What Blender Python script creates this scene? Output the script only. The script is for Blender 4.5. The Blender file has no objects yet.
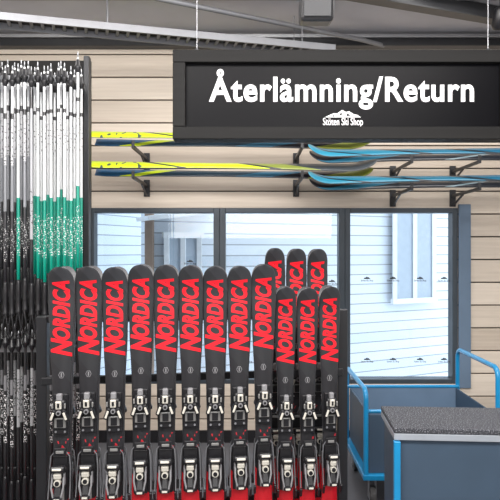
import bpy, bmesh, math, random
from mathutils import Vector, Matrix, Euler
random.seed(4)
S=bpy.context.scene
COL=S.collection
S.view_settings.view_transform='Standard'
S.view_settings.look='None'
F=600.0; CZ=1.6
def W(px,py,d): return Vector(((px-250)/F*d, d, CZ-(py-250)/F*d))

# ---------------- materials ----------------
def newmat(name):
    m=bpy.data.materials.new(name); m.use_nodes=True
    nt=m.node_tree; b=nt.nodes['Principled BSDF']
    return m,nt,b
def N(nt,t,**k):
    n=nt.nodes.new(t)
    for a,v in k.items(): setattr(n,a,v)
    return n
def mathn(nt,op,a,b=None,clamp=False):
    n=N(nt,'ShaderNodeMath',operation=op); n.use_clamp=clamp
    for i,v in enumerate((a,b)):
        if v is None: continue
        if isinstance(v,(int,float)): n.inputs[i].default_value=v
        else: nt.links.new(v,n.inputs[i])
    return n.outputs[0]
def mix(nt,f,a,b):
    n=N(nt,'ShaderNodeMix',data_type='RGBA')
    if isinstance(f,(int,float)): n.inputs[0].default_value=f
    else: nt.links.new(f,n.inputs[0])
    for i,v in ((6,a),(7,b)):
        if isinstance(v,tuple): n.inputs[i].default_value=(v[0],v[1],v[2],1)
        else: nt.links.new(v,n.inputs[i])
    return n.outputs[2]
def mat(name,c,rough=.5,metal=0,var=.12,scale=12,coat=0,emit=0,spec=.5):
    m,nt,b=newmat(name)
    tc=N(nt,'ShaderNodeTexCoord'); no=N(nt,'ShaderNodeTexNoise')
    no.inputs['Scale'].default_value=scale; no.inputs['Detail'].default_value=3
    nt.links.new(tc.outputs['Object'],no.inputs['Vector'])
    d=tuple(x*(1-var) for x in c); l=tuple(min(1,x*(1+var)) for x in c)
    o=mix(nt,no.outputs['Fac'],d,l)
    nt.links.new(o,b.inputs['Base Color'])
    b.inputs['Roughness'].default_value=rough; b.inputs['Metallic'].default_value=metal
    b.inputs['Coat Weight'].default_value=coat; b.inputs['Specular IOR Level'].default_value=spec
    if emit:
        b.inputs['Emission Color'].default_value=(*c,1); b.inputs['Emission Strength'].default_value=emit
    return m
def wood(name,c1,c2,pitch=.19,z0=0.0,axis='X',rough=.6,gap=.0,spec=.5,gapf=.45):
    m,nt,b=newmat(name)
    tc=N(nt,'ShaderNodeTexCoord'); sp=N(nt,'ShaderNodeSeparateXYZ')
    nt.links.new(tc.outputs['Object'],sp.inputs[0])
    zz=mathn(nt,'DIVIDE',mathn(nt,'SUBTRACT',sp.outputs['Z'],z0),pitch)
    row=mathn(nt,'FLOOR',zz)
    wn=N(nt,'ShaderNodeTexWhiteNoise',noise_dimensions='1D'); nt.links.new(row,wn.inputs['W'])
    mp=N(nt,'ShaderNodeMapping')
    mp.inputs['Scale'].default_value=(1.2,8,30) if axis=='X' else (30,8,1.2)
    nt.links.new(tc.outputs['Object'],mp.inputs[0])
    no=N(nt,'ShaderNodeTexNoise'); no.inputs['Scale'].default_value=1.5; no.inputs['Detail'].default_value=6
    nt.links.new(mp.outputs[0],no.inputs['Vector'])
    f=mathn(nt,'ADD',mathn(nt,'MULTIPLY',wn.outputs['Value'],.5),mathn(nt,'MULTIPLY',no.outputs['Fac'],.6),True)
    o=mix(nt,f,c1,c2)
    if gap>0:
        fr=mathn(nt,'FRACT',zz); g=mathn(nt,'LESS_THAN',fr,gap)
        o=mix(nt,g,o,tuple(x*gapf for x in c1))
    nt.links.new(o,b.inputs['Base Color']); b.inputs['Roughness'].default_value=rough
    b.inputs['Specular IOR Level'].default_value=spec
    bp=N(nt,'ShaderNodeBump'); bp.inputs['Strength'].default_value=.15; bp.inputs['Distance'].default_value=.004
    nt.links.new(no.outputs['Fac'],bp.inputs['Height']); nt.links.new(bp.outputs[0],b.inputs['Normal'])
    return m
def zramp(name,stops,rough=.3,coat=.3,marks=None,wob=0.0):
    """colour bands along the object's own length; marks=(z0,z1,colour) small printed marks"""
    m,nt,b=newmat(name)
    tc=N(nt,'ShaderNodeTexCoord'); sp=N(nt,'ShaderNodeSeparateXYZ')
    nt.links.new(tc.outputs['Object'],sp.inputs[0])
    z=sp.outputs['Z']
    if wob:
        z=mathn(nt,'ADD',z,mathn(nt,'MULTIPLY',sp.outputs['X'],wob))
    cur=stops[0][1]
    for zs,c in stops[1:]:
        g=mathn(nt,'GREATER_THAN',z,zs); cur=mix(nt,g,cur,c)
    if marks:
        for (a,e,c,sc,th) in marks:
            no=N(nt,'ShaderNodeTexNoise'); no.inputs['Scale'].default_value=sc; no.inputs['Detail'].default_value=0
            nt.links.new(tc.outputs['Object'],no.inputs['Vector'])
            q=mathn(nt,'GREATER_THAN',no.outputs['Fac'],th)
            q=mathn(nt,'MULTIPLY',q,mathn(nt,'GREATER_THAN',sp.outputs['Z'],a))
            q=mathn(nt,'MULTIPLY',q,mathn(nt,'LESS_THAN',sp.outputs['Z'],e))
            cur=mix(nt,q,cur,c)
    if isinstance(cur,tuple): b.inputs['Base Color'].default_value=(*cur,1)
    else: nt.links.new(cur,b.inputs['Base Color'])
    b.inputs['Roughness'].default_value=rough; b.inputs['Coat Weight'].default_value=coat
    return m
M={}
M['plank']=wood('whitewashed_planks',(.38,.315,.25),(.76,.68,.58),pitch=.19)
M['plankgap']=mat('dark_gap',(.04,.035,.03),.9)
M['black']=mat('black_plastic',(.010,.010,.012),.4)
M['blackwood']=wood('black_stained_wood',(.004,.004,.004),(.016,.0155,.015),pitch=.5,rough=.6,spec=.15)
M['panel']=mat('black_sign_panel',(.002,.002,.003),.35,var=.05,spec=.08)
M['white']=mat('white_print',(.9,.9,.9),.5,var=.02)
M['red']=mat('red_print',(.80,.010,.022),.35,var=.05,coat=.2)
M['grey']=mat('grey_print',(.22,.22,.23),.4)
M['silver']=mat('silver_plastic',(.34,.34,.33),.3,.5)
M['cream']=mat('cream_plastic',(.62,.60,.53),.35)
M['steel']=mat('galvanised_steel',(.42,.43,.45),.4,.8)
M['traysteel']=mat('dull_zinc_steel',(.20,.205,.22),.55,.5)
M['darksteel']=mat('dark_painted_steel',(.022,.023,.026),.4,.2)
M['side']=mat('ski_sidewall',(.16,.16,.17),.4)
M['base']=mat('ski_base',(.03,.03,.035),.4)
M['winframe']=mat('dark_window_frame',(.05,.065,.08),.4,.2)
M['ceil']=mat('grey_ceiling',(.50,.50,.54),.8,scale=3)
M['floor']=mat('dark_rubber_floor',(.10,.10,.11),.7,scale=30)
M['wall']=mat('pale_wall',(.6,.58,.56),.8)
M['blue']=mat('blue_painted_tube',(.008,.24,.50),.3,coat=.4)
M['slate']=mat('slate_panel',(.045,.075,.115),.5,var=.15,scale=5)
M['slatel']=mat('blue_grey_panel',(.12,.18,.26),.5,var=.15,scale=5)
M['rubber']=mat('grey_rubber',(.08,.08,.08),.7)
M['ply']=mat('grey_edge_trim',(.30,.33,.37),.5)
M['extpane']=mat('exterior_window_pane',(.40,.47,.55),.25)
M['snow']=mat('snow',(.85,.88,.93),.8)
M['brown']=mat('brown_corner_board',(.30,.22,.17),.7)
M['ext']=wood('painted_siding',(.66,.73,.80),(.80,.85,.91),pitch=.14,gap=.11,rough=.8,gapf=.55)
M['lamp']=mat('lamp_diffuser',(1,.98,.95),.5,emit=4,var=0)
# speckle
m,nt,b=newmat('speckled_carpet'); tc=N(nt,'ShaderNodeTexCoord'); vo=N(nt,'ShaderNodeTexNoise')
vo.inputs['Scale'].default_value=170; vo.inputs['Detail'].default_value=1; nt.links.new(tc.outputs['Object'],vo.inputs['Vector'])
g=mathn(nt,'MULTIPLY',mathn(nt,'SUBTRACT',vo.outputs['Fac'],.52),5,True)
nt.links.new(mix(nt,g,(.035,.037,.045),(.28,.29,.32)),b.inputs['Base Color']); b.inputs['Roughness'].default_value=.9
bp=N(nt,'ShaderNodeBump'); bp.inputs['Distance'].default_value=.003; nt.links.new(vo.outputs['Fac'],bp.inputs['Height']); nt.links.new(bp.outputs[0],b.inputs['Normal'])
M['speck']=m
# glass
m,nt,b=newmat('window_glass'); nt.nodes.remove(b)
tr=N(nt,'ShaderNodeBsdfTransparent'); tr.inputs[0].default_value=(.93,.97,1,1)
gl=N(nt,'ShaderNodeBsdfGlossy'); gl.inputs['Roughness'].default_value=.02
mx=N(nt,'ShaderNodeMixShader'); mx.inputs[0].default_value=.04
nt.links.new(tr.outputs[0],mx.inputs[1]); nt.links.new(gl.outputs[0],mx.inputs[2]); nt.links.new(mx.outputs[0],nt.nodes['Material Output'].inputs[0])
M['glass']=m

# ---------------- mesh builder ----------------
class B:
    def __init__(s): s.v=[]; s.f=[]; s.fm=[]; s.sm=[]; s.mats=[]
    def mi(s,m):
        if m not in s.mats: s.mats.append(m)
        return s.mats.index(m)
    def add(s,vs,fs,m,smooth=False):
        o=len(s.v); s.v+= [tuple(v) for v in vs]; k=s.mi(m)
        for f in fs: s.f.append(tuple(i+o for i in f)); s.fm.append(k); s.sm.append(smooth)
    def addbm(s,bm,m,smooth=False):
        bm.verts.ensure_lookup_table()
        for i,v in enumerate(bm.verts): v.index=i
        s.add([v.co.copy() for v in bm.verts],[[v.index for v in f.verts] for f in bm.faces],m,smooth); bm.free()
    def box(s,c,sz,m,bev=0,rot=None,taper=None):
        bm=bmesh.new(); bmesh.ops.create_cube(bm,size=1)
        for v in bm.verts:
            v.co=Vector((v.co.x*sz[0],v.co.y*sz[1],v.co.z*sz[2]))
            if taper and v.co.z>0: v.co.x*=taper; v.co.y*=taper
        if bev: bmesh.ops.bevel(bm,geom=bm.edges[:],offset=bev,segments=2,affect='EDGES',profile=.5)
        R=rot.to_matrix().to_4x4() if rot else Matrix()
        bmesh.ops.transform(bm,matrix=Matrix.Translation(c)@R,verts=bm.verts[:])
        s.addbm(bm,m)
    def beam(s,p0,p1,w,h,m,bev=0):
        p0=Vector(p0);p1=Vector(p1);d=p1-p0;L=d.length
        x=d.normalized(); up=Vector((0,0,1)) if abs(x.z)<.95 else Vector((0,1,0))
        y=up.cross(x).normalized(); z=x.cross(y)
        R=Matrix((x,y,z)).transposed().to_4x4()
        bm=bmesh.new(); bmesh.ops.create_cube(bm,size=1)
        for v in bm.verts: v.co=Vector((v.co.x*L,v.co.y*w,v.co.z*h))
        if bev: bmesh.ops.bevel(bm,geom=bm.edges[:],offset=bev,segments=2,affect='EDGES',profile=.5)
        bmesh.ops.transform(bm,matrix=Matrix.Translation((p0+p1)/2)@R,verts=bm.verts[:])
        s.addbm(bm,m)
    def tube(s,pts,r,m,seg=8,closed=False):
        pts=[Vector(p) for p in pts]; n=len(pts); vs=[];fs=[]
        prev=None
        for i,p in enumerate(pts):
            if closed: t=(pts[(i+1)%n]-pts[i-1])
            else: t=pts[min(i+1,n-1)]-pts[max(i-1,0)]
            t.normalize()
            if prev is None:
                a=Vector((0,0,1)) if abs(t.z)<.9 else Vector((1,0,0))
                u=t.cross(a).normalized()
            else:
                u=(prev-t*prev.dot(t)).normalized()
            prev=u; w=t.cross(u)
            rr=r[i] if isinstance(r,(list,tuple)) else r
            for k in range(seg):
                a=2*math.pi*k/seg; vs.append(p+(u*math.cos(a)+w*math.sin(a))*rr)
        for i in range(n if closed else n-1):
            for k in range(seg):
                a=i*seg+k;b_=i*seg+(k+1)%seg;j=(i+1)%n
                fs.append((a,b_,j*seg+(k+1)%seg,j*seg+k))
        s.add(vs,fs,m,True)
        if not closed:
            s.add(vs[:seg],[tuple(range(seg))[::-1]],m); s.add(vs[-seg:],[tuple(range(seg))],m)
    def lathe(s,prof,m,seg=12,mtx=None):
        vs=[];fs=[]
        for r,z in prof:
            for k in range(seg):
                a=2*math.pi*k/seg; vs.append(Vector((r*math.cos(a),r*math.sin(a),z)))
        for i in range(len(prof)-1):
            for k in range(seg):
                fs.append((i*seg+k,i*seg+(k+1)%seg,(i+1)*seg+(k+1)%seg,(i+1)*seg+k))
        fs.append(tuple(range(seg))[::-1]); fs.append(tuple((len(prof)-1)*seg+k for k in range(seg)))
        if mtx: vs=[mtx@v for v in vs]
        s.add(vs,fs,m,True)
    def mesh(s,name):
        me=bpy.data.meshes.new(name); me.from_pydata(s.v,[],s.f)
        for m in s.mats: me.materials.append(m)
        for i,p in enumerate(me.polygons): p.material_index=s.fm[i]; p.use_smooth=s.sm[i]
        me.update(); return me
    def obj(s,name,parent=None,loc=None,recenter=False):
        if recenter:
            xs=[v[0] for v in s.v];ys=[v[1] for v in s.v];zs=[v[2] for v in s.v]
            c=Vector(((min(xs)+max(xs))/2,(min(ys)+max(ys))/2,min(zs)))
            s.v=[(v[0]-c.x,v[1]-c.y,v[2]-c.z) for v in s.v]; loc=c
        o=bpy.data.objects.new(name,s.mesh(name)); COL.objects.link(o)
        if parent: o.parent=parent
        if loc is not None: o.location=loc
        return o
def empty(name,loc=(0,0,0)):
    o=bpy.data.objects.new(name,None); o.empty_display_size=.05; COL.objects.link(o); o.location=loc; return o
def tag(o,label,cat,group=None):
    o['label']=label;o['category']=cat
    if group:o['group']=group
    return o
def struct(o): o['kind']='structure'; return o
def dup(root,kids=None):
    n=root.copy(); COL.objects.link(n)
    for c in (kids or []):
        k=c.copy(); k.parent=n; COL.objects.link(k)
    return n
_tc={}
def text_geo(s,offset=0.0,shear=0.0,space=1.0):
    key=(s,offset,shear,space)
    if key in _tc: return _tc[key]
    cu=bpy.data.curves.new('t','FONT'); cu.body=s; cu.offset=offset; cu.shear=shear; cu.resolution_u=4; cu.space_character=space
    ob=bpy.data.objects.new('t',cu); COL.objects.link(ob); bpy.context.view_layer.update()
    dg=bpy.context.evaluated_depsgraph_get()
    me=bpy.data.meshes.new_from_object(ob.evaluated_get(dg))
    vs=[v.co.copy() for v in me.vertices]; fs=[tuple(p.vertices) for p in me.polygons]
    bpy.data.objects.remove(ob); bpy.data.curves.remove(cu); bpy.data.meshes.remove(me)
    _tc[key]=(vs,fs); return vs,fs
def fit_text(s,w,h,offset=0,shear=0,space=1.0):
    vs,fs=text_geo(s,offset,shear,space)
    x0=min(v.x for v in vs);x1=max(v.x for v in vs);y0=min(v.y for v in vs);y1=max(v.y for v in vs)
    return [Vector(((v.x-x0)/(x1-x0)*w,(v.y-y0)/(y1-y0)*h,0)) for v in vs],fs

# ---------------- room ----------------
WY=5.0
wx0,wx1=(88-250)/F*WY,(458-250)/F*WY
wz0,wz1=CZ-(384-250)/F*WY,CZ+(250-208)/F*WY
CEIL=3.40
b=B()
pitch=.19
z=0
while z<CEIL:
    za,zb=z+.005,min(z+pitch-.005,CEIL)
    segs=[(-2.9,2.9)]
    if zb>wz0+.01 and za<wz1-.01:
        if za<wz0:
            b.box(((wx0+wx1)/2,WY+.015,(za+wz0)/2),(wx1-wx0,.03,wz0-za),M['plank'],.003)
        if zb>wz1:
            b.box(((wx0+wx1)/2,WY+.015,(zb+wz1)/2),(wx1-wx0,.03,zb-wz1),M['plank'],.003)
        segs=[(-2.9,wx0),(wx1,2.9)]
    for a,e in segs:
        b.box(((a+e)/2,WY+.015,(za+zb)/2),(e-a,.03,zb-za),M['plank'],.004)
    z+=pitch
for a,e,c,d in ((-2.9,wx0,0,CEIL),(wx1,2.9,0,CEIL),(wx0,wx1,0,wz0),(wx0,wx1,wz1,CEIL)):
    b.box(((a+e)/2,WY+.09,(c+d)/2),(e-a,.12,d-c),M['plankgap'])
struct(b.obj('wall_back'))
def slab(name,c,s,m):
    q=B(); q.box(c,s,m); return struct(q.obj(name))
slab('floor',(0,1.75,-.05),(5.9,7,.1),M['floor'])
b=B(); b.box((0,1.75,CEIL+.05),(5.9,7,.1),M['ceil'])
for i in range(9): b.box((0,-1.2+i*.78,CEIL-.012),(5.8,.02,.024),M['grey'])
struct(b.obj('ceiling'))
slab('wall_left',(-2.95,1.75,CEIL/2),(.1,7,CEIL),M['wall'])
slab('wall_right',(2.95,1.75,CEIL/2),(.1,7,CEIL),M['wall'])
slab('wall_front',(0,-1.8,CEIL/2),(5.9,.1,CEIL),M['wall'])
slab('baseboard_back',(0,WY-.01,.05),(5.8,.02,.1),M['black'])
b=B(); zt=CZ+(250-46)/F*WY
b.beam((-2.9,WY-.05,zt),(2.9,WY-.05,zt),.1,.06,M['darksteel'],.004)
b.beam((-2.9,WY-.05,zt+.06),(2.9,WY-.05,zt+.06),.06,.03,M['steel'],.004)
struct(b.obj('trim_1'))
b=B()
b.box((wx1+.05,WY-.012,(wz0+wz1)/2),(.10,.024,wz1-wz0+.06),M['slatel'],.003)
struct(b.obj('trim_2'))
# windows
fx=[wx0,(219.5-250)/F*WY,(345-250)/F*WY,wx1]
for i in range(3):
    a,e=fx[i],fx[i+1]; fw=.05 if i!=2 else .045
    b=B()
    for (c,s) in (((a+fw/2,WY+.06,(wz0+wz1)/2),(fw,.12,wz1-wz0)),((e-fw/2,WY+.06,(wz0+wz1)/2),(fw,.12,wz1-wz0)),
                  (((a+e)/2,WY+.06,wz1-.02),(e-a-2*fw,.12,.04)),(((a+e)/2,WY+.06,wz0+.02),(e-a-2*fw,.12,.04))):
        b.box(c,s,M['winframe'],.004)
    w=struct(b.obj('window_%d'%(i+1)))
    g=B(); g.box(((a+e)/2,WY+.07,(wz0+wz1)/2),(e-a-2*fw,.006,wz1-wz0-.08),M['glass']); g.obj('glass_pane',w)
    st=[]
    if i==0: st=[(118,282),(118,360),(190,262)]
    if i==1: st=[(246,282),(246,360),(362-30,282)]
    if i==2: st=[(367,279),(393,279),(420,279),(444,279),(367,360),(393,360),(420,360),(444,360)]
    for (px,py) in st:
        p=W(px,py,WY+.064)
        k=B(); pts=[(-.03,0),(-.018,.014),(-.012,.010),(0,.022),(.008,.013),(.014,.016),(.03,0)]
        k.add([(p.x+q[0],p.y,p.z+q[1]) for q in pts],[tuple(range(7))],M['black'])
        vs,fs=fit_text('Stöten Ski Shop',.105,.022,.01)
        k.add([(p.x-.052+v.x,p.y,p.z-.026+v.y) for v in vs],fs,M['black'])
        k.obj('window_sticker',w)
# exterior
def extwall(name,p0,p1,h,m):
    p0=Vector(p0);p1=Vector(p1); d=p1-p0; L=d.length
    q=B(); q.box((L/2,.1,h/2),(L,.2,h),m)
    o=q.obj(name); o.rotation_euler=(0,0,math.atan2(d.y,d.x)); return o
e=empty('neighbouring_building',(-1.2,7.2,-.3)); tag(e,'pale painted timber-clad building with brown corner board','building')
o=extwall('siding',(-1.25,7.2),(7,11.3),4.6,M['ext']); o.parent=e; o.location=(-.05,0,0)
ang=math.atan2(4.1,8.25)
def onwall(s,z): return Vector((-1.25+s*math.cos(ang),7.2+s*math.sin(ang),z))
def extwin(s0,wd_,z0,z1,nm):
    q=B()
    off=Vector((0,-.1,0)); of2=Vector((0,-.13,0))
    q.beam(onwall(s0,(z0+z1)/2)+off,onwall(s0+wd_,(z0+z1)/2)+off,.03,z1-z0,M['extpane'])
    for zz in (z0,z1): q.beam(onwall(s0-.05,zz)+of2,onwall(s0+wd_+.05,zz)+of2,.06,.07,M['snow'])
    for ss in (s0,s0+wd_/2,s0+wd_): q.beam(onwall(ss,z0)+of2,onwall(ss,z1)+of2,.06,.06,M['snow'])
    o=q.obj(nm,e); o.location=-Vector(e.location)
extwin(3.75,.75,.85,2.35,'exterior_window')
extwin(.28,.42,.6,1.78,'exterior_window')
q=B(); q.beam(onwall(0,1.98)+Vector((0,-.25,-.02)),onwall(.95,1.98)+Vector((0,-.25,.10)),.5,.05,M['snow'],.005)
o=q.obj('door_canopy',e); o.location=-Vector(e.location)
q=B(); q.box((0,-.04,2.3),(.10,.10,4.6),M['brown'],.01)
q.obj('corner_board',e)
e2=empty('neighbouring_shed',(-3.4,5.6,-.3)); tag(e2,'white board-clad shed beside a snowy path','building')
o=extwall('siding',(-3.1,5.6),(-1.45,9.6),4.6,M['ext']); o.parent=e2; o.location=(.3,0,0)
q=B(); q.box((.3+1.65,4.0,2.3),(.09,.09,4.6),M['brown'],.01)
q.obj('corner_board',e2)
q=B(); q.box((1,11,-.35),(24,11.6,.1),M['snow']); o=q.obj('snowy_ground'); o['kind']='structure'

# ---------------- sign ----------------
SD=3.0
x0,x1=(174-250)/F*SD,(510-250)/F*SD; zt_,zb_=CZ+(250-53)/F*SD,CZ+(250-141)/F*SD
cx=(x0+x1)/2
sg=empty('hanging_sign',(cx,SD,zb_)); tag(sg,'black wood-framed hanging sign with white return lettering','sign')
fw=.062; q=B(); dep=.11
w=x1-x0;h=zt_-zb_
q.box((0,.0,h-fw/2),(w,dep,fw),M['blackwood'],.004); q.box((0,0,fw/2),(w,dep,fw),M['blackwood'],.004)
for sx in (-1,1): q.box((sx*(w/2-fw/2),0,h/2),(fw,dep,h-2*fw),M['blackwood'],.004)
q.obj('sign_frame',sg)
q=B(); q.box((0,.0,h/2),(w-2*fw,.04,h-2*fw),M['panel']); q.obj('sign_panel',sg)
PY=-.0225
dd=SD-.0225
def sx_(px): return (px-250)/F*dd-cx
def sz_(py): return CZ-(py-250)/F*dd-zb_
q=B(); vs,fs=fit_text('Återlämning/Return',(474-209)/F*dd,(109.5-69)/F*dd,.024,0,1.08)
q.add([(sx_(209)+v.x,PY,sz_(109.5)+v.y) for v in vs],fs,M['white']); q.obj('sign_lettering',sg)
q=B()
pts=[(325,117.3),(330,114.8),(334,113.2),(337,113.6),(342,110),(346,112),(349,111.3),(354,114.4),(357,114.8),(361,117.3)]
q.add([(sx_(a),PY,sz_(c)) for a,c in pts],[tuple(range(len(pts)))],M['white'])
for tri in (((341,112),(339,116),(342.5,114.5)),((347,113),(346.5,116.3),(351,115.6)),((333,115),(332,117),(336,116.2))):
    q.add([(sx_(a),PY-.0008,sz_(c)) for a,c in tri],[(0,1,2)],M['panel'])
vs,fs=fit_text('Stöten Ski Shop',(363-323)/F*dd,(127.5-117.8)/F*dd,.004)
q.add([(sx_(323)+v.x,PY,sz_(127.5)+v.y) for v in vs],fs,M['white'])
q.obj('sign_logo',sg)
for px in (197,488):
    q=B()
    xx=(px-250)/F*SD-cx
    q.tube([(xx,0,h),(xx,0,CEIL-zb_)],.0022,M['steel'],6)
    q.box((xx,0,h+.01),(.02,.02,.02),M['darksteel'],.003)
    q.obj('hanging_wire',sg)

# ---------------- rental skis ----------------
def halfw(t,Wt):
    pts=[(0,.80),(.03,.90),(.08,.88),(.25,.72),(.45,.62),(.62,.70),(.8,.88),(.9,1.0),(1,.97)]
    for i in range(len(pts)-1):
        if t<=pts[i+1][0]:
            a=(t-pts[i][0])/(pts[i+1][0]-pts[i][0]); a=a*a*(3-2*a) if i>2 else a
            r=pts[i][1]*(1-a)+pts[i+1][1]*a; break
    if t>.945:
        u=(t-.945)/.055; r*=max(0.02,(1-u**2.6))**(1/2.3)
    return r*Wt/2
def yoff(t,curl=.045):
    return -curl*(max(0,(t-.9)/.1))**2 - .006*(max(0,(.06-t)/.06))**2
def ski_board(L,Wt,top,curl=.045,th=.012):
    q=B(); 
    ts=[i/44*.93 for i in range(44)]+[.93+.07*(1-(1-i/24)**1.6) for i in range(25)]
    vs=[]
    for t in ts:
        hw=halfw(t,Wt); y=yoff(t,curl); z=t*L; tt=th*(.6+.4*math.sin(math.pi*min(1,t*1.0)))
        vs+= [(-hw,y,z),(hw,y,z),(hw,y-tt*.6,z),(hw*.93,y-tt,z),(0,y-tt*1.04,z),(-hw*.93,y-tt,z),(-hw,y-tt*.6,z)]
    nf=7; fb=[];fs=[];ft=[]
    for i in range(len(ts)-1):
        a=i*nf;c=a+nf
        for k in range(nf):
            f=(a+k,a+(k+1)%nf,c+(k+1)%nf,c+k)
            (fb if k==0 else fs if k in(1,6) else ft).append(f)
    q.add(vs,fb,M['base'])
    k=q.mi(M['side']); 
    for f in fs: q.f.append(f);q.fm.append(k);q.sm.append(False)
    k=q.mi(top)
    for f in ft: q.f.append(f);q.fm.append(k);q.sm.append(True)
    q.f.append(tuple(range(nf))[::-1]); q.fm.append(k); q.sm.append(False)
    l=(len(ts)-1)*nf
    q.f.append(tuple(l+i for i in range(nf))); q.fm.append(k); q.sm.append(False)
    return q
def surf(t,th=.012): return yoff(t)-th*(.6+.4*math.sin(math.pi*min(1,t)))*1.04
def toe_geo(z,sc=1):
    q=B(); k=M['black']; g=M['grey']
    q.box((0,-.021,z-.01),(.066*sc,.018,.18),k,.004)
    q.box((0,-.044,z+.03),(.068*sc,.034,.062),k,.012,taper=.78)
    q.box((0,-.064,z+.038),(.026*sc,.012,.036),M['cream'],.004,rot=Euler((.15,0,0)))
    q.box((0,-.071,z+.038),(.010*sc,.004,.020),k,.0015,rot=Euler((.15,0,0)))
    q.box((0,-.046,z+.070),(.026*sc,.024,.032),g,.006)
    for s in (-1,1):
        q.box((s*.027*sc,-.052,z-.008),(.019,.030,.054),k,.006,rot=Euler((0,s*-.35,0)))
        q.box((s*.0275*sc,-.068,z-.010),(.010,.005,.034),M['cream'],.0018,rot=Euler((0,s*-.35,0)))
        q.box((s*.027*sc,-.060,z+.034),(.007,.010,.022),M['silver'],.002)
    q.box((0,-.034,z-.048),(.050*sc,.010,.044),M['silver'],.003)
    q.box((0,-.040,z-.048),(.028*sc,.006,.036),k,.002)
    q.tube([(0,-.060,z+.004),(0,-.070,z+.004)],.011,g,12)
    q.tube([(0,-.070,z+.004),(0,-.072,z+.004)],.006,k,10)
    for s in (-1,1): q.tube([(s*.02*sc,-.030,z-.088),(s*.02*sc,-.033,z-.088)],.005,M['steel'],8)
    return q
def heel_geo(z,sc=1):
    q=B(); k=M['black']; g=M['grey']
    q.box((0,-.021,z),(.064*sc,.018,.20),k,.004)
    q.box((0,-.032,z-.065),(.036*sc,.008,.07),M['silver'],.002)
    q.box((0,-.050,z+.005),(.060*sc,.046,.080),k,.012,taper=.85)
    q.box((0,-.074,z+.056),(.064*sc,.054,.028),k,.010,rot=Euler((-.25,0,0)))
    q.box((0,-.090,z+.060),(.040*sc,.026,.010),M['cream'],.003,rot=Euler((-.25,0,0)))
    q.box((0,-.084,z+.030),(.034*sc,.016,.026),M['cream'],.005,rot=Euler((.2,0,0)))
    for s in (-1,1):
        q.box((s*.026*sc,-.066,z+.010),(.008,.020,.050),g,.003)
        q.tube([(s*.024*sc,-.072,z+.02),(s*.026*sc,-.088,z-.02),(s*.016*sc,-.094,z-.065)],.0045,M['grey'],8)
    q.box((0,-.080,z-.030),(.034*sc,.016,.070),k,.006,rot=Euler((-.35,0,0)),taper=.8)
    q.box((0,-.096,z-.068),(.042*sc,.014,.018),k,.005)
    q.box((0,-.104,z-.068),(.024*sc,.004,.008),M['cream'],.001)
    q.tube([(0,-.072,z+.0),(0,-.092,z+.0)],.015,M['cream'],14); q.tube([(0,-.092,z+.0),(0,-.095,z+.0)],.010,k,12)
    return q
def brake_geo(z,sc=1):
    q=B()
    for s in (-1,1):
        x=.040*sc*s
        q.tube([(x*.6,-.032,z+.12),(x,-.032,z+.10),(x*1.12,-.034,z+.05),(x*1.15,-.045,z-.03),(x*1.18,-.060,z-.08)],.0030,M['traysteel'],6)
        q.box((x*1.18,-.066,z-.10),(.012,.014,.045),M['black'],.004,rot=Euler((.4,0,0)))
    q.box((0,-.036,z+.120),(.056*sc,.010,.034),M['black'],.003)
    q.box((0,-.042,z+.120),(.034*sc,.004,.012),M['silver'],.001)
    return q
def make_ski(L,Wt):
    k=L/1.47
    top=zramp('charcoal_red_topsheet',[(0,(.62,.01,.02)),(.47*k,(.014,.014,.016)),(.60*k,(.018,.018,.021)),(1.0*k,(.024,.025,.028)),(1.42*k,(.036,.038,.043))],rough=.4,coat=.12,
              marks=[(.60*k,.70*k,(.45,.02,.03),60,.68)],wob=1.2)
    r=empty('ski')
    ski_board(L,Wt,top).obj('ski_board',r)
    q=B(); zc=(1.238)*k; ln=.340*k; hh=.088*Wt/.118
    def put(s,z0,w,h,off,m=M['red'],of=.045):
        vs,fs=fit_text(s,w,h,of,.3,1.06)
        out=[]
        for v in vs:
            zz=z0+v.x; out.append((off-v.y,surf(zz/L)-.0016,zz))
        q.add(out,fs,m)
    put('N',zc-ln/2,ln*.25,hh*1.06,hh*.54)
    put('ORDICA',zc-ln/2+ln*.215,ln*.785,hh*.88,hh*.44)
    q.obj('brand_lettering',r)
    q=B(); ze=.985*k
    q.tube([(.012*math.cos(a),surf(.67)-.001,ze+.015*math.sin(a)) for a in [i*math.pi/3 for i in range(6)]],.0016,M['grey'],5,True)
    q.box((0,surf(.67)-.001,ze),(.006,.001,.018),M['grey'])
    q.obj('emblem',r)
    sc=Wt/.118
    toe_geo(.825*k,sc).obj('toe_binding',r); heel_geo(.53*k,sc).obj('heel_binding',r); brake_geo(.53*k,sc).obj('ski_brake',r)
    return r,[c for c in COL.objects if c.parent==r]
def place(proto,kids,loc,rz,lab,grp,first):
    n=proto if first else dup(proto,kids)
    n.location=loc; n.rotation_euler=(0,0,rz); tag(n,lab,'ski',grp); return n
labF='upright black rental ski with red lettering and binding, red tail'
labR='black rental ski standing base to base behind its partner'
BASEZ=.05
rowang=math.atan2(.15,.95)
rows=[([62,89,115,141,166,190.5,215,239,263],2.70,2.85,1.4725,.118,'rental skis in the long front row of the rack'),
      ([285,307,329],2.90,2.955,1.364,.106,'shorter rental skis at the end of the rack'),
      ([274.5,296,317],3.14,3.18,1.55,.108,'taller rental skis in the rear of the rack')]
for pxs,da,db,L,Wt,grp in rows:
    pr,kids=make_ski(L,Wt); first=True
    for i,px in enumerate(pxs):
        d=da+(db-da)*i/(len(pxs)-1); x=(px-250)/F*d
        j=random.uniform(0,.012)
        place(pr,kids,(x,d,BASEZ+j),rowang*.6+random.uniform(-.03,.03),labF,grp,first); first=False
        place(pr,kids,(x+.004,d+.006,BASEZ+j),math.pi+rowang*.6,labR,grp,False)
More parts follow.
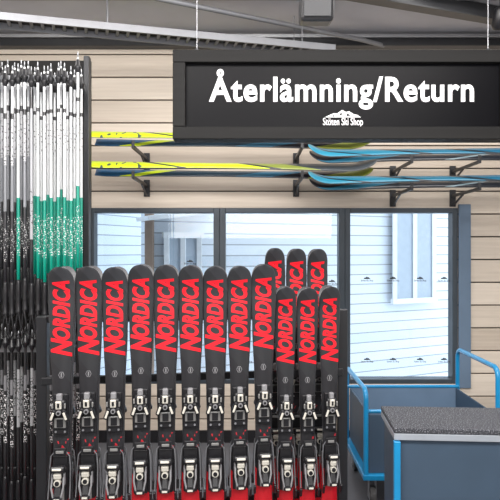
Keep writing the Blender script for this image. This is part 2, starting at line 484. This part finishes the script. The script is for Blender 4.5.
# rack
rk=empty('ski_rack',(0,2.9,0)); tag(rk,'black steel ski rental rack holding upright skis','ski rack')
def L_(p): return Vector(p)-Vector((0,2.9,0))
pl=W(43,316,2.86); pr_=W(342,309,3.08)
for p in (pl,pr_):
    q=B()
    q.box(L_((p.x,p.y,p.z/2+.01)),(.05,.05,p.z-.02),M['darksteel'],.004)
    q.box(L_((p.x,p.y,.03)),(.06,.48,.06),M['darksteel'],.006)
    q.obj('upright',rk)
for z in (1.27,.98,.36):
    q=B()
    o_=-.02 if z==.98 else 0
    q.beam(L_((pl.x,pl.y+o_,z)),L_((pr_.x,pr_.y+o_,z)),.025,.035,M['darksteel'],.003)
    q.obj('crossbar',rk)
q=B()
a=Vector((pl.x+.03,pl.y-.03,.035));c=Vector((pr_.x-.03,pr_.y+.0,.035))
q.beam(L_(a),L_(c),.50,.03,M['red'],.004)
q.obj('base_tray',rk)

# ---------------- ski poles ----------------
def pole_proto(L,shaft,gripmat,basketm):
    r=empty('ski_pole')
    q=B(); q.lathe([(.0085,.10),(.0092,.3),(.0086,.6),(.0070,L-.08),(.005,L-.03)],shaft,10); q.obj('pole_shaft',r)
    q=B(); q.lathe([(.004,L-.03),(.0035,L-.008),(.0015,L)],M['steel'],8); q.obj('pole_tip',r)
    q=B(); q.lathe([(.006,L-.112),(.009,L-.105),(.0175,L-.085),(.018,L-.078),(.013,L-.072),(.009,L-.045),(.005,L-.040)],basketm,14)
    q.obj('basket',r)
    q=B(); q.lathe([(.010,-.004),(.0160,0),(.0165,.012),(.0130,.022),(.0135,.045),(.0123,.055),(.0137,.07),(.0125,.082),(.0135,.098),(.0140,.125),(.011,.16),(.0092,.175)],gripmat,12)
    q.obj('grip',r)
    q=B(); q.tube([(.0,-.010,.015),(.006,-.016,-.02),(.014,-.016,-.07),(.007,-.012,-.105),(-.006,-.012,-.11),(-.014,-.012,-.08),(-.007,-.012,-.02),(0,-.009,.012)],.0042,M['black'],6)
    q.obj('strap',r)
    return r,[c for c in COL.objects if c.parent==r]
wh=(.62,.64,.65)
bk=(.02,.02,.024)
m_green=zramp('white_green_shaft',[(0,(.0,.26,.18)),(.60,wh),(1.04,bk),(1.06,wh)],marks=[(.30,.50,(.75,.8,.78),150,.61),(.85,1.0,(.12,.12,.13),110,.66)])
m_grey=zramp('white_black_shaft',[(0,bk),(.54,(.22,.23,.25)),(.78,(.50,.51,.53)),(1.02,bk),(1.05,wh)],marks=[(.28,.45,(.6,.6,.6),150,.62),(.75,1.0,(.10,.10,.11),110,.64)])
m_grey2=zramp('silver_shaft',[(0,bk),(.40,(.38,.39,.41)),(1.08,bk)],marks=[(.45,.65,(.06,.06,.07),120,.62)])
m_dark=zramp('black_shaft',[(0,(.018,.018,.02)),(.62,(.20,.20,.21)),(.7,(.018,.018,.02))],marks=[(.35,.60,(.8,.8,.8),130,.57)])
m_dark2=zramp('grey_shaft',[(0,(.018,.018,.02)),(.45,(.35,.36,.37)),(.75,(.02,.02,.022))],marks=[(.5,.70,(.03,.03,.03),130,.6)])
PR=[pole_proto(1.30,m_green,M['black'],M['black']),pole_proto(1.30,m_grey,M['black'],M['black']),
    pole_proto(.95,m_dark,M['black'],M['black']),pole_proto(.95,m_dark2,M['black'],M['black']),
    pole_proto(1.30,m_grey2,M['black'],M['black'])]
L4=['white ski pole with green lower shaft hanging tip up','grey and white ski pole with black lower shaft hanging tip up',
    'black ski pole with white print hanging tip up','grey and black ski pole hanging tip up','silver grey ski pole with black ends hanging tip up']
G4=['ski poles on the upper pole rail','ski poles on the upper pole rail','ski poles on the lower pole rail','ski poles on the lower pole rail','ski poles on the upper pole rail']
used=[False]*5
def putpole(k,x,y,ztip):
    pr,kids=PR[k]; L=.95 if k in (2,3) else 1.30
    n=pr if not used[k] else dup(pr,kids); used[k]=True
    n.location=(x,y,ztip-L); n.rotation_euler=(0,random.uniform(-.003,.003),random.uniform(-.4,.4))
    tag(n,L4[k],'ski pole',G4[k])
for rowi,(d,off) in enumerate(((3.12,0),(3.26,3.2))):
    px=-8+off; 
    while px<81:
        x=(px-250)/F*d
        if px>32: k=0 if random.random()<.9 else 4
        else: k=random.choice((1,1,4,1,0))
        putpole(k,x,d,CZ+(250-57)/F*3.12+random.uniform(-.05,.035))
        k2=2 if random.random()<.65 else 3
        putpole(k2,x,d,CZ-(316-250)/F*3.12+random.uniform(-.03,.02)-.06)
        px+=6.6
pk=empty('pole_rack',(-1.1,3.2,0)); tag(pk,'dark steel rack with rails for hanging ski poles','pole rack')
def K_(x,y,z): return (x+1.1,y-3.2,z)
xl,xr=-1.62,(86-250)/F*3.35
for z in (2.50,1.08):
    for yy in (3.155,3.295):
        q=B()
        q.beam(K_(xl,yy,z),K_(xr-.02,yy,z),.012,.035,M['steel'],.002)
        for xx in (xl+.02,xr-.04):
            q.beam(K_(xx,yy,z),K_(xx,3.42,z),.02,.02,M['darksteel'])
        q.obj('pole_rail',pk)
q=B(); q.box(K_((xl+xr)/2,3.46,1.36),(xr-xl,.02,2.66),M['blackwood'],.003); q.obj('back_panel',pk)
for xx in (xl,xr-.012):
    q=B()
    q.box(K_(xx,3.42,1.35),(.03,.05,2.7),M['darksteel'],.003)
    q.box(K_(xx,3.35,.02),(.05,.4,.04),M['darksteel'],.003)
    q.obj('rack_post',pk)

# ---------------- wall skis ----------------
def wall_ski(L,top,px0,py,tipright,label,grp,d=4.62,tilt=.6,curl=.07):
    r=empty('wall_ski'); ski_board(L,.095,top,curl).obj('ski_board',r)
    p=W(px0,py,d)
    dirx=1 if tipright else -1
    zv=Vector((dirx,0,-.012)).normalized()
    face=Vector((0,-math.cos(tilt),math.sin(tilt)))
    yv=-face; yv=(yv-zv*yv.dot(zv)).normalized(); xv=yv.cross(zv)
    R=Matrix((xv,yv,zv)).transposed().to_4x4()
    r.matrix_world=Matrix.Translation(p)@R
    tag(r,label,'ski',grp); return r
yel=(.60,.76,.02)
m_y=zramp('lime_topsheet',[(0,yel),(.55,(.03,.03,.04)),(.62,yel),(1.25,(.03,.03,.04)),(1.33,(.25,.30,.06)),(1.60,(.05,.06,.07))],wob=-4,marks=[(.1,.5,(.05,.08,.08),22,.66)])
m_yd=zramp('lime_blue_topsheet',[(0,(.02,.10,.22)),(.35,yel),(.5,(.02,.05,.08)),(1.2,(.03,.14,.24)),(1.5,(.02,.02,.03)),(1.8,(.3,.35,.05))],wob=4)
m_b=zramp('teal_topsheet',[(0,(.01,.12,.22)),(.5,(.01,.02,.03)),(.62,(.01,.14,.24)),(1.0,(.01,.02,.03)),(1.1,(.02,.20,.32)),(1.5,(.01,.03,.05)),(1.58,(.03,.26,.40))],wob=-5)
m_bd=zramp('black_teal_topsheet',[(0,(.015,.02,.03)),(.5,(.25,.35,.40)),(.58,(.015,.02,.03)),(1.2,(.02,.18,.30)),(1.5,(.02,.02,.03))],wob=5)
G='skis resting on wall brackets'
for (py1,py2) in ((135,151),(165,178)):
    wall_ski(2.18,m_y,88,py1,True,'lime yellow and black ski lying on wall brackets',G,d=4.55,tilt=.85)
    wall_ski(2.14,m_yd,96,py1+8,True,'dark blue ski with lime marks lying on wall brackets',G,d=4.66,tilt=.75)
    wall_ski(1.78,m_b,250+(310-250)+235,py2,False,'teal and black ski lying on wall brackets',G,d=4.50,tilt=.85)
    wall_ski(1.78,m_bd,250+(305-250)+232,py2+6,False,'black ski with teal accents lying on wall brackets',G,d=4.68,tilt=.75)
for px,pys in ((138,(150,179)),(300,(150,179)),(405,(164,190)),(470,(164,190))):
    for py in pys:
        p=W(px,py,4.6); q=B()
        x,z=p.x,p.z
        q.beam((x,4.40,z-.01),(x,4.995,z-.01),.022,.022,M['darksteel'],.002)
        q.box((x,4.994,z-.03),(.05,.014,.14),M['darksteel'],.002)
        q.beam((x,4.98,z-.09),(x,4.75,z-.02),.012,.012,M['darksteel'])
        q.box((x,4.405,z+.012),(.022,.012,.05),M['darksteel'],.002)
        o=q.obj('ski_bracket',recenter=True); tag(o,'black steel wall bracket supporting skis','bracket','wall ski brackets')

# ---------------- trolley ----------------
tr_=empty('trolley',(1.12,4.06,0)); tag(tr_,'blue tubular platform trolley with slate panels and casters','trolley')
def T_(x,y,z): return (x-1.12,y-4.06,z)
yn,yf=3.70,4.42; xa,xb=.715,1.53
def hoop(x,zt,zb):
    r=.06; pts=[T_(x,yn,zb),T_(x,yn,zt-r)]
    for i in range(1,6): a=i*math.pi/10; pts.append(T_(x,yn+r-r*math.cos(a),zt-r+r*math.sin(a)))
    pts.append(T_(x,yf-r,zt))
    for i in range(1,6): a=i*math.pi/10; pts.append(T_(x,yf-r+r*math.sin(a),zt-r+r*math.cos(a)))
    pts.append(T_(x,yf,zb)); return pts
for x,zt in ((xa,.735),(xb,.87)):
    q=B(); q.tube(hoop(x,zt,.20),.016,M['blue'],12); q.obj('push_handle',tr_)
q=B(); q.box(T_((xa+xb)/2,(yn+yf)/2,.20),(xb-xa+.04,yf-yn+.04,.035),M['blue'],.006); q.obj('deck',tr_)
zt=.60
def panel(c,s,m):
    q=B(); q.box(c,s,m,.003); q.obj('side_panel',tr_)
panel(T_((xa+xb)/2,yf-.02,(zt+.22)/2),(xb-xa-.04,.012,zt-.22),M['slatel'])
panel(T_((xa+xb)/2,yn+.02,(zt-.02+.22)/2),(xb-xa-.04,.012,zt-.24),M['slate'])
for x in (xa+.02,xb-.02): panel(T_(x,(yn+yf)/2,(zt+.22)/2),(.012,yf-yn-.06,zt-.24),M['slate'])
for y in (yn+.02,yf-.02):
    q=B(); q.tube([T_(xa,y,zt),T_(xb,y,zt)],.012,M['blue'],10); q.obj('top_rail',tr_)
for x in (xa+.05,xb-.05):
    for y in (yn+.06,yf-.06):
        q=B()
        q.tube([T_(x-.016,y,.062),T_(x+.016,y,.062)],.060,M['rubber'],20)
        q.tube([T_(x-.018,y,.062),T_(x+.018,y,.062)],.026,M['steel'],14)
        for s in (-1,1): q.box(T_(x+s*.022,y,.115),(.004,.04,.13),M['steel'],.001)
        q.box(T_(x,y,.178),(.06,.07,.008),M['steel'],.001)
        q.obj('caster',tr_)

# ---------------- carpet-topped box ----------------
zt=.794; A=Vector((.652,2.715,0)); Bk=Vector((.708,3.10,0)); lv=(Bk-A); rv=Vector((lv.y,-lv.x,0)).normalized()
ang=math.atan2(rv.y,rv.x)*.45
bx=empty('storage_box',(A.x,A.y,0)); bx.rotation_euler=(0,0,ang)
tag(bx,'slate storage counter with dark speckled carpet top','counter')
D=lv.length; Wd=1.1
q=B(); q.box((Wd/2,D/2,zt-.012),(Wd,D,.024),M['speck'],.004); q.obj('carpet_top',bx)
q=B(); q.box((Wd/2,D/2,zt-.040),(Wd,D,.030),M['ply'],.003); q.obj('edge_trim',bx)
q=B(); q.box((Wd/2,D/2+.002,(zt-.057)/2+.03),(Wd-.03,D-.03,zt-.057-.06),M['slate'],.004)
q.box((Wd/2,D/2,.03),(Wd-.1,D-.1,.06),M['black']); q.obj('box_body',bx)
for xx in (.0125,Wd-.012):
    q=B(); q.box((xx,.0,(zt-.057)/2),(.03,.03,zt-.057),M['blue'],.004); q.obj('corner_post',bx)

# ---------------- ceiling things ----------------
p0=Vector((-2.6,3.72,3.12)); p1=Vector((.62,4.6,3.12)); d=(p1-p0).normalized(); nrm=Vector((-d.y,d.x,0))
ct=empty('cable_tray',(0,0,0)); ct.location=(p0+p1)/2; tag(ct,'galvanised cable ladder hanging under the ceiling','cable tray')
TS=M['traysteel']
q=B(); c0=(p0+p1)/2
for s in (-1,1): q.beam(p0-c0+nrm*s*.09,p1-c0+nrm*s*.09,.012,.05,TS,.002)
L=(p1-p0).length; n=int(L/.07)
for i in range(n):
    p=p0+d*(i+.5)*L/n-c0; q.beam(p-nrm*.09,p+nrm*.09,.02,.01,TS)
q.obj('tray_ladder',ct)
for s in (-.05,-.02,.012,.05):
    q=B(); q.tube([p0-c0+nrm*s+Vector((0,0,.018)),p1-c0+nrm*s+Vector((0,0,.018))],.013,M['black'],8); q.obj('cable',ct)
for t in (.12,.5,.92):
    p=p0.lerp(p1,t)-c0
    for s in (-1,1):
        q=B(); q.tube([p+nrm*s*.09,p+nrm*s*.09+Vector((0,0,CEIL-3.12))],.004,TS,6); q.obj('hanger_rod',ct)
q=B(); q.tube([(-1.4,3.6,3.28),(.9,4.8,3.28),(1.1,4.93,3.28)],.018,TS,12); o=q.obj('ceiling_pipe',recenter=True); tag(o,'thin grey steel pipe under the ceiling','pipe')
q=B(); q.beam((.55,3.95,3.34),(2.6,4.72,3.34),.06,.10,M['darksteel'],.004); q.beam((.55,3.95,3.285),(2.6,4.72,3.285),.10,.012,M['darksteel'])
o=q.obj('ceiling_beam',recenter=True); tag(o,'dark steel beam under the ceiling','beam')
lm=empty('ceiling_lamp',(1.55,4.05,CEIL)); tag(lm,'white linear ceiling lamp','lamp')
q=B()
q.box((0,0,-.03),(1.1,.14,.05),M['white'],.006); q.obj('lamp_housing',lm)
q=B(); q.box((0,0,-.062),(1.04,.10,.014),M['lamp'],.004); q.obj('lamp_diffuser',lm)
# speaker
sp=empty('loudspeaker',W(316,23,3.2)); tag(sp,'black box loudspeaker hanging from the ceiling','loudspeaker')
q=B(); q.box((0,0,.10),(.175,.15,.20),M['black'],.018,rot=Euler((.15,0,0))); q.obj('speaker_cabinet',sp)
q=B(); q.box((0,-.082,.09),(.145,.01,.165),M['darksteel'],.003,rot=Euler((.15,0,0))); q.obj('speaker_grille',sp)
q=B(); q.tube([(0,.03,.18),(0,.03,CEIL-sp.location.z)],.012,M['black'],8); q.obj('speaker_mount',sp)
tk=empty('track_spotlight',W(497,30,4.3)); tag(tk,'small black track spotlight at the ceiling','spotlight')
q=B(); q.lathe([(.03,0),(.045,.03),(.045,.14),(.02,.16)],M['black'],16,Matrix.Rotation(.5,4,'X')); q.obj('lamp_head',tk)
q=B(); q.tube([(0,-.06,.14),(0,-.06,CEIL-tk.location.z)],.006,M['black'],6); q.obj('lamp_stem',tk)

# ---------------- light ----------------
def area(loc,rot,sx,sy,e,c=(1,1,1)):
    l=bpy.data.lights.new('area','AREA'); l.shape='RECTANGLE'; l.size=sx;l.size_y=sy;l.energy=e;l.color=c
    o=bpy.data.objects.new('room_light',l); COL.objects.link(o); o.location=loc;o.rotation_euler=rot
area((-.9,.9,3.3),(math.radians(25),0,0),1.6,.8,110,(1,.96,.92))
area((.9,.9,3.3),(math.radians(25),0,0),1.6,.8,110,(1,.96,.92))
area((0,3.4,3.3),(math.radians(15),0,0),4.5,.5,68,(1,.96,.92))
area((0,-.8,2.4),(math.radians(75),0,0),3,1.2,62,(1,.98,.97))  # added front fill behind the camera, not a fixture of the shop
area((0,1.2,2.3),(math.radians(165),0,0),3.5,1.0,55,(1,.98,1))  # unseen uplight added to brighten the ceiling, no real fixture
wd=bpy.data.worlds.new('w'); S.world=wd; wd.use_nodes=True
bg=wd.node_tree.nodes['Background']; bg.inputs[0].default_value=(.89,.945,1,1); bg.inputs[1].default_value=2.45
# camera
cam=bpy.data.cameras.new('cam'); cam.lens=43.2; cam.sensor_width=36; cam.clip_start=.05
co=bpy.data.objects.new('camera',cam); COL.objects.link(co); co.location=(0,0,CZ); co.rotation_euler=(math.radians(90),0,0)
S.camera=co
